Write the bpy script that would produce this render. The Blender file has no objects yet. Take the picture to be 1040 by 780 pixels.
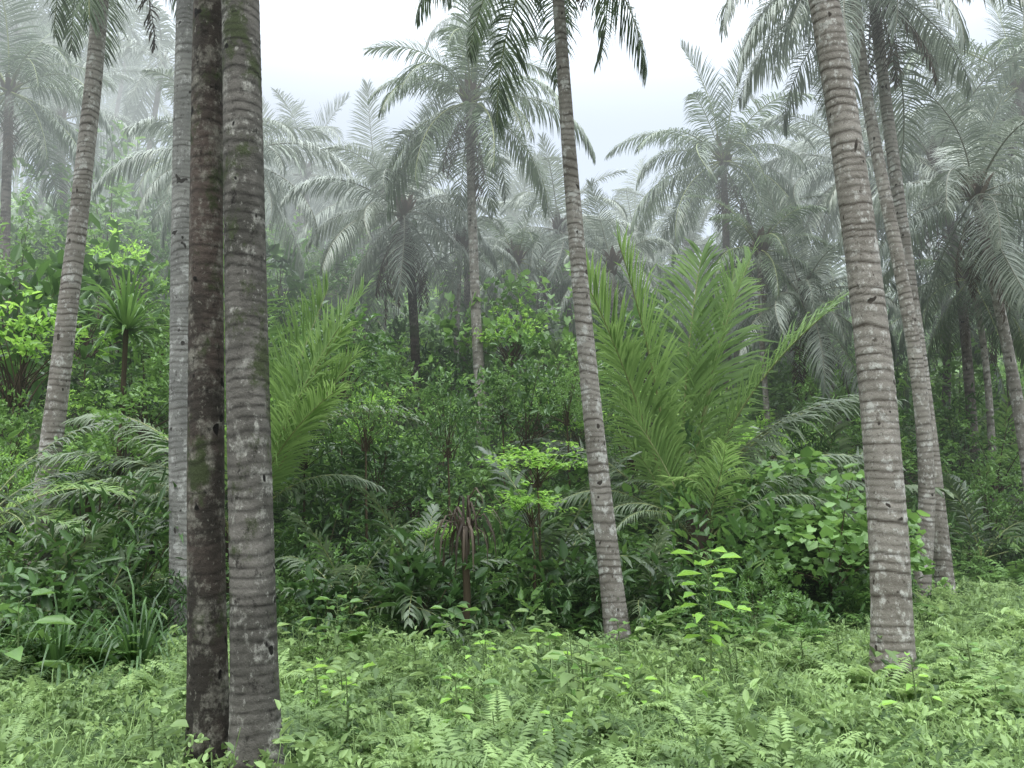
import bpy, math, random
import numpy as np
rng = np.random.default_rng(11); random.seed(11)
PI = math.pi
C = bpy.context.scene.collection
F = 816.0; TP = .1397; PIT = math.atan(TP)
cp, sp_ = math.cos(PIT), math.sin(PIT)

def P(px, py, Y):
    a = (px-520)/F; b = (390-py)/F
    d = (a, cp-b*sp_, sp_+b*cp); s = Y/d[1]
    return np.array([d[0]*s, Y, 1.6+d[2]*s])

def sm(t):
    t = np.clip(t, 0, 1); return t*t*(3-2*t)
def y0f(x): return 9.2+4.5*sm((x-3.2)/3.5)
def edge(x):
    x = np.asarray(x, float)
    return y0f(x)-.75-1.9*sm((-x-2.6)/1.5)+.40*np.sin(x*1.9+.7)+.3*np.sin(x*4.3)
CLEAR = [(50, 34, 8.2, 11.6), (488, 20, 11.5, 17.2), (422, 14, 14, 19), (944, 34, 9, 13.6), (631, 30, 6, 8.8)]
def clearz(x, y):
    """True where low growth stays clear of a palm's foot"""
    x = np.asarray(x, float); y = np.asarray(y, float); px = 520+F*x/y; m = np.zeros(x.shape, bool)
    for c, h, a, b in CLEAR: m |= (abs(px-c) < h) & (y > a) & (y < b)
    return m

def ground(x, y):
    x = np.asarray(x, float); y = np.asarray(y, float)
    s = .38+.22*sm(-x/11)+.03*sm((x-5)/15)
    d = np.maximum(0, y-y0f(x))
    rise = s*d*d/(d+2.0)
    cap = 15+9*sm((np.abs(x-1)-8)/18)
    rise = cap*np.tanh(rise/cap)
    return rise+.05*np.sin(x*1.3+.5)*np.cos(y*1.1)+.03*np.sin(x*3.1+y*2.3)

# ------------------------------------------------------------------ mesh helpers
def mk(name, V, Q, T=None, mats=(), midx=None, smooth=True):
    V = np.asarray(V, np.float32); Q = np.asarray(Q, np.int32)
    me = bpy.data.meshes.new(name)
    me.vertices.add(len(V)); me.vertices.foreach_set('co', V.ravel())
    me.loops.add(Q.size); me.loops.foreach_set('vertex_index', Q.ravel())
    me.polygons.add(len(Q)); me.polygons.foreach_set('loop_start', np.arange(0, Q.size, 4, dtype=np.int32))
    if midx is not None: me.polygons.foreach_set('material_index', np.asarray(midx, np.int32))
    me.update(calc_edges=True)
    if smooth: me.polygons.foreach_set('use_smooth', np.ones(len(Q), bool))
    at = me.attributes.new('tint', 'FLOAT', 'POINT')
    at.data.foreach_set('value', np.zeros(len(V), np.float32) if T is None else np.asarray(T, np.float32))
    for m in mats: me.materials.append(m)
    return me

def cat(parts):
    Vs, Qs, Ts, Ms = [], [], [], []; o = 0
    for V, Q, T, m in parts:
        Vs.append(V); Qs.append(np.asarray(Q)+o); Ts.append(T); Ms.append(np.full(len(Q), m)); o += len(V)
    return np.vstack(Vs), np.vstack(Qs), np.concatenate(Ts), np.concatenate(Ms)

def nrm(a): return a/np.maximum(1e-9, np.linalg.norm(a, axis=-1, keepdims=True))

def tube(pts, rad, seg=5):
    pts = np.asarray(pts, float); n = len(pts)
    rad = np.broadcast_to(rad, (n,))
    t = nrm(np.gradient(pts, axis=0))
    ref = np.where(np.abs(t[:, 2:3]) > .8, np.array([[1., 0, 0]]), np.array([[0, 0, 1.]]))
    s = nrm(np.cross(t, ref)); u = np.cross(s, t)
    a = np.linspace(0, 2*PI, seg, endpoint=False)
    V = pts[:, None]+rad[:, None, None]*(np.cos(a)[None, :, None]*s[:, None]+np.sin(a)[None, :, None]*u[:, None])
    i = np.arange(n-1)[:, None]*seg; j = np.arange(seg)[None]; k = (j+1) % seg
    Q = np.stack([i+j, i+k, i+seg+k, i+seg+j], -1).reshape(-1, 4)
    return V.reshape(-1, 3), Q

SH = {'oval': [(0, 0), (.28, .42), (.68, .38), (1, 0)],
      'heart': [(0, 0), (-.12, .42), (.45, .55), (1, 0)],
      'lance': [(0, 0), (.3, .5), (.6, .42), (1, 0)]}
def leaves(pos, d, n, L, W, tint, shape='oval', fold=.22, curl=.15):
    N = len(pos); d = nrm(d); s = nrm(np.cross(d, n)); u = np.cross(s, d)
    L = np.broadcast_to(L, (N,)); W = np.broadcast_to(W, (N,))
    sh = SH[shape]
    loc = [(0, 0, 0), (sh[1][0], sh[1][1], fold), (sh[2][0], sh[2][1], fold*.6), (1, 0, -curl), (sh[2][0], -sh[2][1], fold*.6), (sh[1][0], -sh[1][1], fold)]
    V = np.stack([pos+d*(a*L)[:, None]+s*(b*W)[:, None]+u*((c*W if k != 3 else c*L))[:, None] for k, (a, b, c) in enumerate(loc)], 1)
    i = np.arange(N)[:, None]*6
    Q = np.concatenate([i+np.array([[0, 1, 2, 3]]), i+np.array([[0, 3, 4, 5]])], 1).reshape(-1, 4)
    return V.reshape(-1, 3), Q, np.repeat(tint, 6)

def ribbons(P0, D0, Wd, L, W, ld, tint, fr=(.35, .35, .3), wp=(.6, 1, .8, .08)):
    N = len(P0); L = np.broadcast_to(L, (N,)); W = np.broadcast_to(W, (N,)); ld = np.broadcast_to(ld, (N,))
    d = nrm(D0); p = P0; rows = []
    for k in range(len(fr)+1):
        w = nrm(Wd-(Wd*d).sum(-1, keepdims=True)*d)
        rows += [p-w*(W*wp[k]*.5)[:, None], p+w*(W*wp[k]*.5)[:, None]]
        if k < len(fr):
            p = p+d*(L*fr[k])[:, None]
            d = nrm(d+np.array([0, 0, -1.])*(ld*(.6+.5*k))[:, None])
    m = len(rows); V = np.stack(rows, 1)
    i = np.arange(N)[:, None]*m
    Q = np.concatenate([i+np.array([[2*k, 2*k+1, 2*k+3, 2*k+2]]) for k in range(len(fr))], 1).reshape(-1, 4)
    return V.reshape(-1, 3), Q, np.repeat(tint, m)

def scatter(tmpl, loc, rotz, scale, dt, tilt=.15):
    Vs, Qs, Ts = [], [], []; o = 0
    which = rng.integers(0, len(tmpl), len(loc))
    for k, (V, Q, T) in enumerate(tmpl):
        ii = np.where(which == k)[0]
        if not len(ii): continue
        c, s = np.cos(rotz[ii]), np.sin(rotz[ii]); z = np.zeros_like(c)
        ax, ay = rng.normal(0, tilt, len(ii)), rng.normal(0, tilt, len(ii))
        R = np.stack([np.stack([c, -s, ax], -1), np.stack([s, c, ay], -1), np.stack([-ax, -ay, z+1], -1)], 1)
        W = np.einsum('nij,vj->nvi', R, V)*scale[ii][:, None, None]+loc[ii][:, None]
        n, v = W.shape[:2]
        Vs.append(W.reshape(-1, 3))
        Qs.append((Q[None]+(np.arange(n)*v)[:, None, None]).reshape(-1, 4)+o); o += n*v
        Ts.append((T[None]+dt[ii][:, None]).ravel())
    return np.vstack(Vs), np.vstack(Qs), np.concatenate(Ts)

# ------------------------------------------------------------------ materials
def painted_haze(nt, shader):  # aerial haze painted into the surface as pale emission, growing with depth and height
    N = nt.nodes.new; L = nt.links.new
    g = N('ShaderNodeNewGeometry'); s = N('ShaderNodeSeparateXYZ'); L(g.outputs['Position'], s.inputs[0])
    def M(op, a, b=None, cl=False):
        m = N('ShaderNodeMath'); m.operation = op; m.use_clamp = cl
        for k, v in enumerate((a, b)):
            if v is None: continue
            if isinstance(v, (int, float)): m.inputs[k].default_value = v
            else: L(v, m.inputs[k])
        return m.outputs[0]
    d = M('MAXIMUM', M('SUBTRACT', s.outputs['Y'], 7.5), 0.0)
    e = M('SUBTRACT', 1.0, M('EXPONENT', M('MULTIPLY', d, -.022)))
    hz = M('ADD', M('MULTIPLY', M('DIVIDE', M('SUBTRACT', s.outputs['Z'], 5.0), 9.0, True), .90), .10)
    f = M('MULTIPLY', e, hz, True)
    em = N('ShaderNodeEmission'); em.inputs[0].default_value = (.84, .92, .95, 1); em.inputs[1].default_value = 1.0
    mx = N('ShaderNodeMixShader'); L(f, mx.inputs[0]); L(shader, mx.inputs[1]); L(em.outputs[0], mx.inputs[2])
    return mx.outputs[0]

def newmat(name):
    m = bpy.data.materials.new(name); m.use_nodes = True; m.node_tree.nodes.clear()
    try: m.cycles.emission_sampling = 'NONE'
    except Exception: pass
    return m, m.node_tree

def leafmat(name, dark, light, rough=.45, trans=.3, spec=.5, nscale=3.0):
    m, nt = newmat(name); N = nt.nodes.new; L = nt.links.new
    at = N('ShaderNodeAttribute'); at.attribute_name = 'tint'
    oi = N('ShaderNodeObjectInfo')
    tc = N('ShaderNodeTexCoord'); no = N('ShaderNodeTexNoise'); no.inputs['Scale'].default_value = nscale; no.inputs['Detail'].default_value = 1; L(tc.outputs['Object'], no.inputs['Vector'])
    a = N('ShaderNodeMath'); a.operation = 'MULTIPLY_ADD'; L(oi.outputs['Random'], a.inputs[0]); a.inputs[1].default_value = .35; L(at.outputs['Fac'], a.inputs[2])
    b = N('ShaderNodeMath'); b.operation = 'MULTIPLY_ADD'; L(no.outputs['Fac'], b.inputs[0]); b.inputs[1].default_value = .6; L(a.outputs[0], b.inputs[2])
    b2 = N('ShaderNodeMath'); b2.operation = 'SUBTRACT'; b2.use_clamp = True; L(b.outputs[0], b2.inputs[0]); b2.inputs[1].default_value = .25
    mx = N('ShaderNodeMix'); mx.data_type = 'RGBA'; L(b2.outputs[0], mx.inputs[0])
    mx.inputs[6].default_value = (*dark, 1); mx.inputs[7].default_value = (*light, 1)
    p = N('ShaderNodeBsdfPrincipled'); L(mx.outputs[2], p.inputs['Base Color']); p.inputs['Roughness'].default_value = rough
    p.inputs['Specular IOR Level'].default_value = spec
    sh = p.outputs[0]
    if trans > 0:
        tr = N('ShaderNodeBsdfTranslucent')
        hs = N('ShaderNodeHueSaturation'); hs.inputs['Value'].default_value = 1.6; hs.inputs['Hue'].default_value = .485; L(mx.outputs[2], hs.inputs['Color']); L(hs.outputs[0], tr.inputs[0])
        ms = N('ShaderNodeMixShader'); ms.inputs[0].default_value = trans; L(p.outputs[0], ms.inputs[1]); L(tr.outputs[0], ms.inputs[2]); sh = ms.outputs[0]
    out = N('ShaderNodeOutputMaterial'); L(painted_haze(nt, sh), out.inputs[0])
    return m

def barkmat(name, base, alt, lichen, groove, lich_lo=.52, moss=None, mosslo=.6, scale=9.0, gs=1.0, soft=.07):
    m, nt = newmat(name); N = nt.nodes.new; L = nt.links.new
    tc = N('ShaderNodeTexCoord'); mp = N('ShaderNodeMapping'); mp.inputs['Scale'].default_value = (1, 1, .75); L(tc.outputs['Object'], mp.inputs[0])
    oi = N('ShaderNodeObjectInfo'); L(oi.outputs['Random'], mp.inputs['Location'])
    def noise(sc, det=6, ro=.6):
        n = N('ShaderNodeTexNoise'); n.inputs['Scale'].default_value = sc; n.inputs['Detail'].default_value = det; n.inputs['Roughness'].default_value = ro
        L(mp.outputs[0], n.inputs['Vector']); return n.outputs['Fac']
    def ramp(f, lo, hi):
        r = N('ShaderNodeMapRange'); r.inputs[1].default_value = lo; r.inputs[2].default_value = hi; L(f, r.inputs[0]); return r.outputs[0]
    def mix(f, a, b):
        x = N('ShaderNodeMix'); x.data_type = 'RGBA'; L(f, x.inputs[0])
        for k, v in ((6, a), (7, b)):
            if isinstance(v, tuple): x.inputs[k].default_value = (*v, 1)
            else: L(v, x.inputs[k])
        return x.outputs[2]
    c = mix(ramp(noise(2.2), .38, .62), base, alt)
    c = mix(ramp(noise(scale, 8, .75), lich_lo, lich_lo+soft), c, lichen)
    c = mix(ramp(noise(scale*4, 5, .7), .60, .70), c, lichen)
    c = mix(ramp(noise(scale*2.3, 6, .75), .56, .68), c, groove)
    if moss: c = mix(ramp(noise(3.1, 7, .75), mosslo, mosslo+.08), c, moss)
    c = mix(ramp(noise(11, 1, .5), .71, .74), c, tuple(v*.6 for v in groove))
    at = N('ShaderNodeAttribute'); at.attribute_name = 'tint'
    gm = N('ShaderNodeMath'); gm.operation = 'MULTIPLY'; L(at.outputs['Fac'], gm.inputs[0]); L(ramp(noise(5.), .25, .5), gm.inputs[1])
    gm2 = N('ShaderNodeMath'); gm2.operation = 'MULTIPLY'; L(gm.outputs[0], gm2.inputs[0]); gm2.inputs[1].default_value = gs
    c = mix(gm2.outputs[0], c, groove)
    p = N('ShaderNodeBsdfPrincipled'); L(c, p.inputs['Base Color']); p.inputs['Roughness'].default_value = .9; p.inputs['Specular IOR Level'].default_value = .2
    bu = N('ShaderNodeBump'); bu.inputs['Strength'].default_value = .8; bu.inputs['Distance'].default_value = .02; L(noise(38, 6, .75), bu.inputs['Height']); L(bu.outputs[0], p.inputs['Normal'])
    out = N('ShaderNodeOutputMaterial'); L(painted_haze(nt, p.outputs[0]), out.inputs[0])
    return m

M = {}
M['frond'] = leafmat('coconut_leaf', (.030, .052, .026), (.125, .175, .085), .4, .25, .6)
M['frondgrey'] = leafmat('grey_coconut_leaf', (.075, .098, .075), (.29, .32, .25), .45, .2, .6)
M['arch'] = leafmat('arching_palm_leaf', (.055, .085, .045), (.19, .25, .13), .45, .25, .6)
M['young'] = leafmat('young_palm_leaf', (.075, .145, .035), (.24, .37, .12), .42, .42, .5)
M['rachis'] = leafmat('rachis', (.12, .16, .05), (.26, .27, .10), .5, 0)
M['rachisgrey'] = leafmat('rachis_grey', (.09, .10, .07), (.20, .19, .13), .5, 0)
M['dry'] = leafmat('dry_leaf', (.040, .032, .025), (.13, .10, .075), .8, .15, .2)
M['dark'] = leafmat('dark_green_leaf', (.016, .042, .014), (.08, .165, .045), .42, .3, .5)
M['mid'] = leafmat('mid_green_leaf', (.038, .092, .022), (.17, .31, .08), .45, .33, .5)
M['bright'] = leafmat('bright_green_leaf', (.12, .26, .04), (.31, .54, .11), .45, .4, .4)
M['cover'] = leafmat('ground_cover_leaf', (.035, .075, .02), (.27, .39, .15), .5, .36, .35, .9)
M['stem'] = leafmat('twig', (.03, .022, .014), (.10, .075, .045), .8, 0, .2)
M['greenstem'] = leafmat('green_stem', (.05, .09, .03), (.12, .17, .06), .6, 0, .3)
M['bark'] = barkmat('pale_palm_bark', (.20, .178, .155), (.31, .28, .25), (.50, .48, .45), (.075, .062, .052), .53, (.13, .14, .09), .66)
M['barkgrey'] = barkmat('grey_palm_bark', (.18, .175, .165), (.28, .27, .25), (.42, .41, .39), (.075, .068, .062), .54, (.13, .14, .10), .62, 9., .8)
M['barkdark'] = barkmat('dark_mossy_bark', (.035, .030, .025), (.085, .065, .055), (.24, .225, .19), (.014, .012, .010), .50, (.045, .055, .025), .54, 6., .6, .16)
M['barkmix'] = barkmat('mottled_bark', (.065, .060, .052), (.16, .145, .13), (.36, .345, .31), (.016, .014, .012), .53, (.055, .065, .032), .53, 5.5, .8, .12)
M['barkfar'] = barkmat('far_bark', (.13, .11, .095), (.21, .18, .16), (.32, .30, .27), (.055, .045, .04), .55)

def soilmat():
    m, nt = newmat('forest_floor'); N = nt.nodes.new; L = nt.links.new
    tc = N('ShaderNodeTexCoord')
    n = N('ShaderNodeTexNoise'); n.inputs['Scale'].default_value = 1.7; n.inputs['Detail'].default_value = 8; L(tc.outputs['Object'], n.inputs['Vector'])
    r = N('ShaderNodeValToRGB'); r.color_ramp.elements[0].color = (.016, .022, .010, 1); r.color_ramp.elements[1].color = (.05, .07, .025, 1)
    r.color_ramp.elements[0].position = .35; r.color_ramp.elements[1].position = .65; L(n.outputs['Fac'], r.inputs[0])
    p = N('ShaderNodeBsdfPrincipled'); L(r.outputs[0], p.inputs['Base Color']); p.inputs['Roughness'].default_value = .95
    n2 = N('ShaderNodeTexNoise'); n2.inputs['Scale'].default_value = 25; L(tc.outputs['Object'], n2.inputs['Vector'])
    bu = N('ShaderNodeBump'); bu.inputs['Strength'].default_value = .8; bu.inputs['Distance'].default_value = .05; L(n2.outputs['Fac'], bu.inputs['Height']); L(bu.outputs[0], p.inputs['Normal'])
    o = N('ShaderNodeOutputMaterial'); L(painted_haze(nt, p.outputs[0]), o.inputs[0]); return m
M['soil'] = soilmat()

# ------------------------------------------------------------------ object helpers
def link(name, me, parent=None, loc=(0, 0, 0), rot=(0, 0, 0), sc=1.0):
    o = bpy.data.objects.new(name, me); C.objects.link(o)
    if parent: o.parent = parent
    o.location = loc; o.rotation_euler = rot; o.scale = (sc,)*3 if isinstance(sc, (int, float)) else sc
    return o
def thing(name, label, catg, loc, group=None, rz=0):
    o = link(name, None, None, tuple(float(v) for v in loc), (0, 0, rz))
    o.empty_display_size = .2
    o['label'] = label; o['category'] = catg
    if group: o['group'] = group
    return o

# ------------------------------------------------------------------ ground
gx = np.concatenate([np.linspace(-160, -26, 30), np.linspace(-25, 25, 140), np.linspace(26, 160, 30)])
gy = np.concatenate([np.linspace(-30, 0, 10), np.linspace(.5, 32, 100), np.linspace(33, 220, 60)])
X, Yg = np.meshgrid(gx, gy)
V = np.stack([X, Yg, ground(X, Yg)], -1).reshape(-1, 3); nx = len(gx)
i, j = np.meshgrid(np.arange(len(gy)-1), np.arange(nx-1), indexing='ij'); b = (i*nx+j).ravel()
o = link('ground', mk('ground', V, np.stack([b, b+1, b+nx+1, b+nx], -1), None, [M['soil']])); o['kind'] = 'structure'

# ------------------------------------------------------------------ fronds
def frond(L, e0, droop, nl, ll, lw, ld, vup, mats, seed, jit=.08, a0=78, tipa=22, fr=(.35, .35, .3), wp=(.6, 1, .8, .08), n=26, swy=.7):
    r = np.random.default_rng(seed)
    s = np.linspace(0, 1, n); th = math.radians(e0)-math.radians(droop)*s**1.35
    sway = .12*L*(s**2)*r.normal(0, swy)
    pts = np.stack([np.cumsum(np.cos(th)), sway*(n-1)/L, np.cumsum(np.sin(th))], -1)*L/(n-1)
    pts -= pts[0]
    t = np.concatenate([np.linspace(.14, .995, nl)]*2); t += r.normal(0, .35/nl, len(t)); t = np.clip(t, .1, 1)
    side = np.concatenate([np.ones(nl), -np.ones(nl)])
    pos = np.stack([np.interp(t, s, pts[:, k]) for k in range(3)], -1)
    ang = np.interp(t, s, th); T = np.stack([np.cos(ang), 0*ang, np.sin(ang)], -1); Nn = np.stack([-np.sin(ang), 0*ang, np.cos(ang)], -1)
    al = np.radians(np.interp(t, [.14, .6, 1], [a0, a0*.72, tipa]))+r.normal(0, jit, len(t))
    S = np.zeros_like(T); S[:, 1] = side
    D = T*np.cos(al)[:, None]+S*np.sin(al)[:, None]+Nn*(vup+r.normal(0, jit, len(t)))[:, None]
    ln = ll*np.interp(t, [.14, .3, .5, .8, 1], [.55, .95, 1, .72, .35])*r.uniform(.8, 1.08, len(t))
    keep = r.random(len(t)) > .06
    Vv, Q, Tt = ribbons(pos[keep], D[keep], T[keep], ln[keep], lw*r.uniform(.8, 1.1, keep.sum()), ld*r.uniform(.5, 1.5, keep.sum()), r.uniform(0, .5, keep.sum()), fr, wp)
    tv, tq = tube(pts, np.interp(s, [0, .12, 1], [.045, .024, .006])*L/4, 5)
    a = cat([(Vv, Q, Tt, 0), (tv, tq, np.full(len(tv), .3), 1)])
    return mk('frond', a[0], a[1], a[2], mats, a[3])

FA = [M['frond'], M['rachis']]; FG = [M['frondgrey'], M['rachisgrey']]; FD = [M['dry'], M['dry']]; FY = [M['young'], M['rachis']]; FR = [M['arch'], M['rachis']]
SPEC = [(84, 28, .25, .3), (72, 65, .5, .2), (66, 90, .7, .1), (52, 85, .9, .0), (48, 112, 1.0, -.05), (35, 92, 1.1, -.1),
        (28, 110, 1.2, -.15), (15, 85, 1.3, -.2), (8, 98, 1.3, -.2), (-8, 72, 1.3, -.25), (-25, 58, 1.1, -.2), (-45, 40, .9, -.2)]
LIB = {}
for nm, mats in (('g', FA), ('s', FG)):
    LIB[nm] = [(e, frond(4, e, dr, 88, 1.0, .034, ld*.9, vu, mats, 100+k+(50 if nm == 's' else 0))) for k, (e, dr, ld, vu) in enumerate(SPEC)]
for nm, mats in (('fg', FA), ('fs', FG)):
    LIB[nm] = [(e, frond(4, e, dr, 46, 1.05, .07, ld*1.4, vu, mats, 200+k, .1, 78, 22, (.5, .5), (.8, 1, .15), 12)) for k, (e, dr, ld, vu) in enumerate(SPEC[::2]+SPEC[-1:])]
LIB['d'] = [(-60, frond(4, -55, 30, 50, .7, .04, .9, -.2, FD, 301, .25)), (-75, frond(4, -70, 18, 46, .65, .04, .6, -.2, FD, 302, .3))]

def crown(root, top, n, L, lib, seed, dry=3, emin=-45, emax=86):
    r = random.Random(seed); az = r.random()*6
    top = tuple(float(v) for v in top)
    for k in range(n):
        u = (k+.5)/n
        e = emax+(emin-emax)*(u**.9)
        e += r.uniform(-7, 7)
        me = min(LIB[lib], key=lambda q: abs(q[0]-e)+r.random()*9)[1]
        az += 2.39996+r.uniform(-.25, .25)
        h = -.10*u
        link('frond', me, root, (top[0]+.06*math.cos(az), top[1]+.06*math.sin(az), top[2]+h*1.5), (r.uniform(-.25, .25), r.uniform(-.06, .06), az), L/4*r.uniform(.8, 1.15))
    for k in range(dry):
        az += 2.1+r.random()
        link('dry_frond', LIB['d'][k % 2][1], root, (top[0], top[1], top[2]-.25), (0, r.uniform(-.1, .1), az), L/4*r.uniform(.55, .9))

def trunkmesh(pts, r0, r1, mat, step=.05, seg=12, sp=.085, seed=0, flare=.35, amp=.010):
    r = np.random.default_rng(seed)
    pts = np.asarray(pts, float); H = pts[-1, 2]-pts[0, 2]
    n = max(8, int(H/step)); h = np.linspace(0, H, n)
    zz = pts[:, 2]-pts[0, 2]
    deg = min(3, len(pts)-1)
    cx = np.polyval(np.polyfit(zz, pts[:, 0], deg), h); cy = np.polyval(np.polyfit(zz, pts[:, 1], deg), h)
    a = np.linspace(0, 2*PI, seg, endpoint=False)
    Hh, A = np.meshgrid(h, a, indexing='ij')
    ph = (Hh+.05*np.sin(Hh*3.1+seed)+.02*np.sin(Hh*11.)+.012*np.sin(A+seed+Hh*.7)+.008*np.sin(2*A+Hh*3)+.003*np.sin(5*A+Hh*9))/sp
    sw = ph-np.floor(ph); gr = np.exp(-((sw-.5)/.15)**2)
    ringr = r.uniform(.35, 1.3, 4000)[(np.floor(ph).astype(int)) % 4000]
    lump = sum(r.uniform(.003, .009)*np.sin(kk*A+r.uniform(1, 5)*Hh+r.uniform(0, 6)) for kk in (1, 2, 3, 5, 7))
    rad = (r0+(r1-r0)*(Hh/H)**.8)*(1+flare*np.exp(-Hh/.28))
    rad = rad*(1-amp*gr*ringr+amp*.9*(sw-.5)*ringr+lump+.006*r.normal(0, 1, A.shape)*(seg > 16))
    V = np.stack([cx[:, None]+rad*np.cos(A), cy[:, None]+rad*np.sin(A), Hh+pts[0, 2]], -1).reshape(-1, 3)
    i = np.arange(n-1)[:, None]*seg; j = np.arange(seg)[None]; k = (j+1) % seg
    Q = np.stack([i+j, i+k, i+seg+k, i+seg+j], -1).reshape(-1, 4)
    return mk('trunk', V, Q, (gr*np.clip(ringr, .4, 1.1)).ravel(), [mat])

def sheath(seed=0):
    r = np.random.default_rng(seed); n = 26
    a = r.uniform(0, 2*PI, n); z = r.uniform(-.35, .1, n)
    P0 = np.stack([.07*np.cos(a), .07*np.sin(a), z], -1); D = np.stack([np.cos(a)*.5, np.sin(a)*.5, 0*a+1], -1); W = np.stack([-np.sin(a), np.cos(a), 0*a], -1)
    V, Q, T = ribbons(P0, D, W, r.uniform(.3, .6, n), .14, .3, r.uniform(0, .6, n))
    return mk('leaf_sheath', V, Q, T, [M['dry']])
SHE = sheath()
def nutmesh():
    u, v = np.meshgrid(np.linspace(0.02, PI-.02, 8), np.linspace(0, 2*PI, 10, endpoint=False), indexing='ij')
    V = np.stack([.1*np.sin(u)*np.cos(v), .1*np.sin(u)*np.sin(v), .13*np.cos(u)], -1).reshape(-1, 3)
    i = np.arange(7)[:, None]*10; j = np.arange(10)[None]; k = (j+1) % 10
    return mk('coconut', V, np.stack([i+j, i+10+j, i+10+k, i+k], -1).reshape(-1, 4), np.full(len(V), .4), [M['greenstem']])
NUT = nutmesh()

def palm(label, pix, Y, d0, d1, mat, nf=20, L=3.4, lib='g', top_extra=0, group=None, seed=0, near=False, dry=3, lean=0, name='coconut_palm', nuts=0, sp=.085, emin=-45, amp=.010):
    """pix: points from base to crown, laid at depth Y (leaning by `lean` metres in depth)"""
    W = [P(px, py, Y+lean*k/(len(pix)-1)) for k, (px, py) in enumerate(pix)]
    gz = float(ground(W[0][0], W[0][1]))
    if W[0][2] > gz+.1:
        sl = (W[1]-W[0])/(W[1][2]-W[0][2]); W.insert(0, W[0]+sl*(gz-.05-W[0][2])*.6*np.array([1, 1, 0])+np.array([0, 0, gz-.05-W[0][2]]))
    else:
        while len(W) > 2 and W[1][2] < gz+.2: W.pop(1)
        W[0][2] = gz-.05
    if top_extra:
        sl = (W[-1]-W[-2])/(W[-1][2]-W[-2][2]); W.append(W[-1]+sl*top_extra)
    b = W[0].copy(); b[2] = float(ground(b[0], b[1]))
    root = thing(name, label, 'palm tree', b, group)
    loc = [w-b for w in W]
    me = trunkmesh(loc, d0/2, d1/2, mat, .014 if near else .05, 36 if near else 12, sp, seed, .35, amp)
    link('trunk', me, root)
    H = loc[-1]
    link('leaf_sheath', SHE, root, tuple(float(v) for v in H), (0, 0, seed), 1)
    crown(root, H, nf, L, lib, seed, dry, emin)
    r = random.Random(seed+5)
    for k in range(nuts):
        a = r.random()*6.28; link('coconut', NUT, root, (float(H[0])+.25*math.cos(a), float(H[1])+.25*math.sin(a), float(H[2])-.25-.25*r.random()), (r.random(), r.random(), 0), 1.)
    return root

# --- the near trunks
palm('pale palm at the far left leaning slightly right, crown cut by the top edge', [(42, 525), (60, 385), (79, 240), (90, 120), (112, -125)], 11.0, .31, .20, M['bark'], 20, 3.1, 'g', 0, seed=1, near=True, dry=1)
palm('pale grey straight trunk, left and farthest back of the three clustered trunks', [(190, 660), (187, 400), (189, 200), (193, 0)], 8.4, .30, .28, M['barkgrey'], 12, 3.6, 'g', 7, seed=2, near=True, dry=0, sp=.06, amp=.009)
palm('dark moss-stained trunk in the middle of the three clustered trunks', [(214, 780), (209, 520), (210, 260), (212, 0)], 5.0, .235, .16, M['barkdark'], 12, 3.6, 'g', 7, seed=3, near=True, dry=0, sp=.06, amp=.009)
palm('thickest mottled dark trunk, right and nearest of the three clustered trunks', [(262, 785), (254, 520), (250, 260), (244, 0)], 4.8, .27, .20, M['barkmix'], 12, 3.6, 'g', 7, seed=4, near=True, dry=0, sp=.065, amp=.009)
palm('slender pale ringed palm leaning left in mid-view, crown cut by the top edge', [(631, 662), (603, 440), (590, 280), (574, 110), (561, -100)], 8.7, .27, .12, M['bark'], 18, 2.3, 'g', 0, seed=5, near=True, dry=1, sp=.07, amp=.013)
palm('thick pale ringed palm rooted in the clearing at right, leaning left', [(906, 692), (899, 520), (884, 320), (861, 150), (836, 0)], 6.9, .33, .22, M['bark'], 12, 3.6, 'g', 5, seed=6, near=True, dry=0, sp=.075, amp=.013)
palm('pale palm just right of the thick ringed palm, grey crown near the top edge', [(962, 620), (944, 450), (926, 300), (908, 170), (885, -25)], 12.6, .27, .165, M['bark'], 24, 3.0, 's', 0, seed=7, near=True, dry=3)
palm('slim palm close between the thick ringed palm and its pale neighbour', [(932, 640), (942, 540), (938, 430), (917, 300), (891, 150), (868, -40)], 11.6, .24, .15, M['bark'], 12, 2.5, 's', 0, seed=8, near=True, dry=0)
palm('pale leaning palm at the right edge with grey crown', [(1052, 540), (1036, 420), (1012, 300), (990, 195)], 14.5, .26, .16, M['bark'], 20, 2.9, 's', 0, seed=9, near=False, dry=3)
# --- palms on the slope
palm('tall palm with large open crown high against the sky, left of centre', [(492, 480), (484, 330), (479, 200), (477, 100)], 17, .27, .17, M['bark'], 28, 2.9, 'g', 0, seed=10, dry=4, nuts=5)
palm('tall palm behind the open-crowned palm, its crown cut by the top edge', [(470, 470), (478, 200), (484, 10)], 21, .22, .15, M['barkfar'], 13, 2.0, 's', 0, seed=31, dry=1)
palm('grey drooping palm with dark dead skirt, left of the open-crowned palm', [(422, 430), (420, 320), (410, 215)], 19, .25, .20, M['barkdark'], 28, 2.9, 's', 0, seed=11, dry=14, nuts=3)
palm('dark-trunked palm behind the grey drooping palm', [(388, 420), (388, 300), (385, 200)], 25, .26, .2, M['barkfar'], 22, 3.2, 's', 0, seed=12, dry=4)
palm('palm with dark hanging dead fronds behind the slender middle palm', [(590, 420), (575, 300), (568, 232)], 22, .27, .2, M['barkfar'], 26, 2.9, 's', 0, seed=13, dry=14)
palm('dark palm crown with spiky fronds against the sky, right of centre', [(738, 300), (737, 230), (734, 160)], 20, .24, .17, M['barkfar'], 30, 3.0, 'g', 0, seed=14, dry=3, nuts=3)
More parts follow.
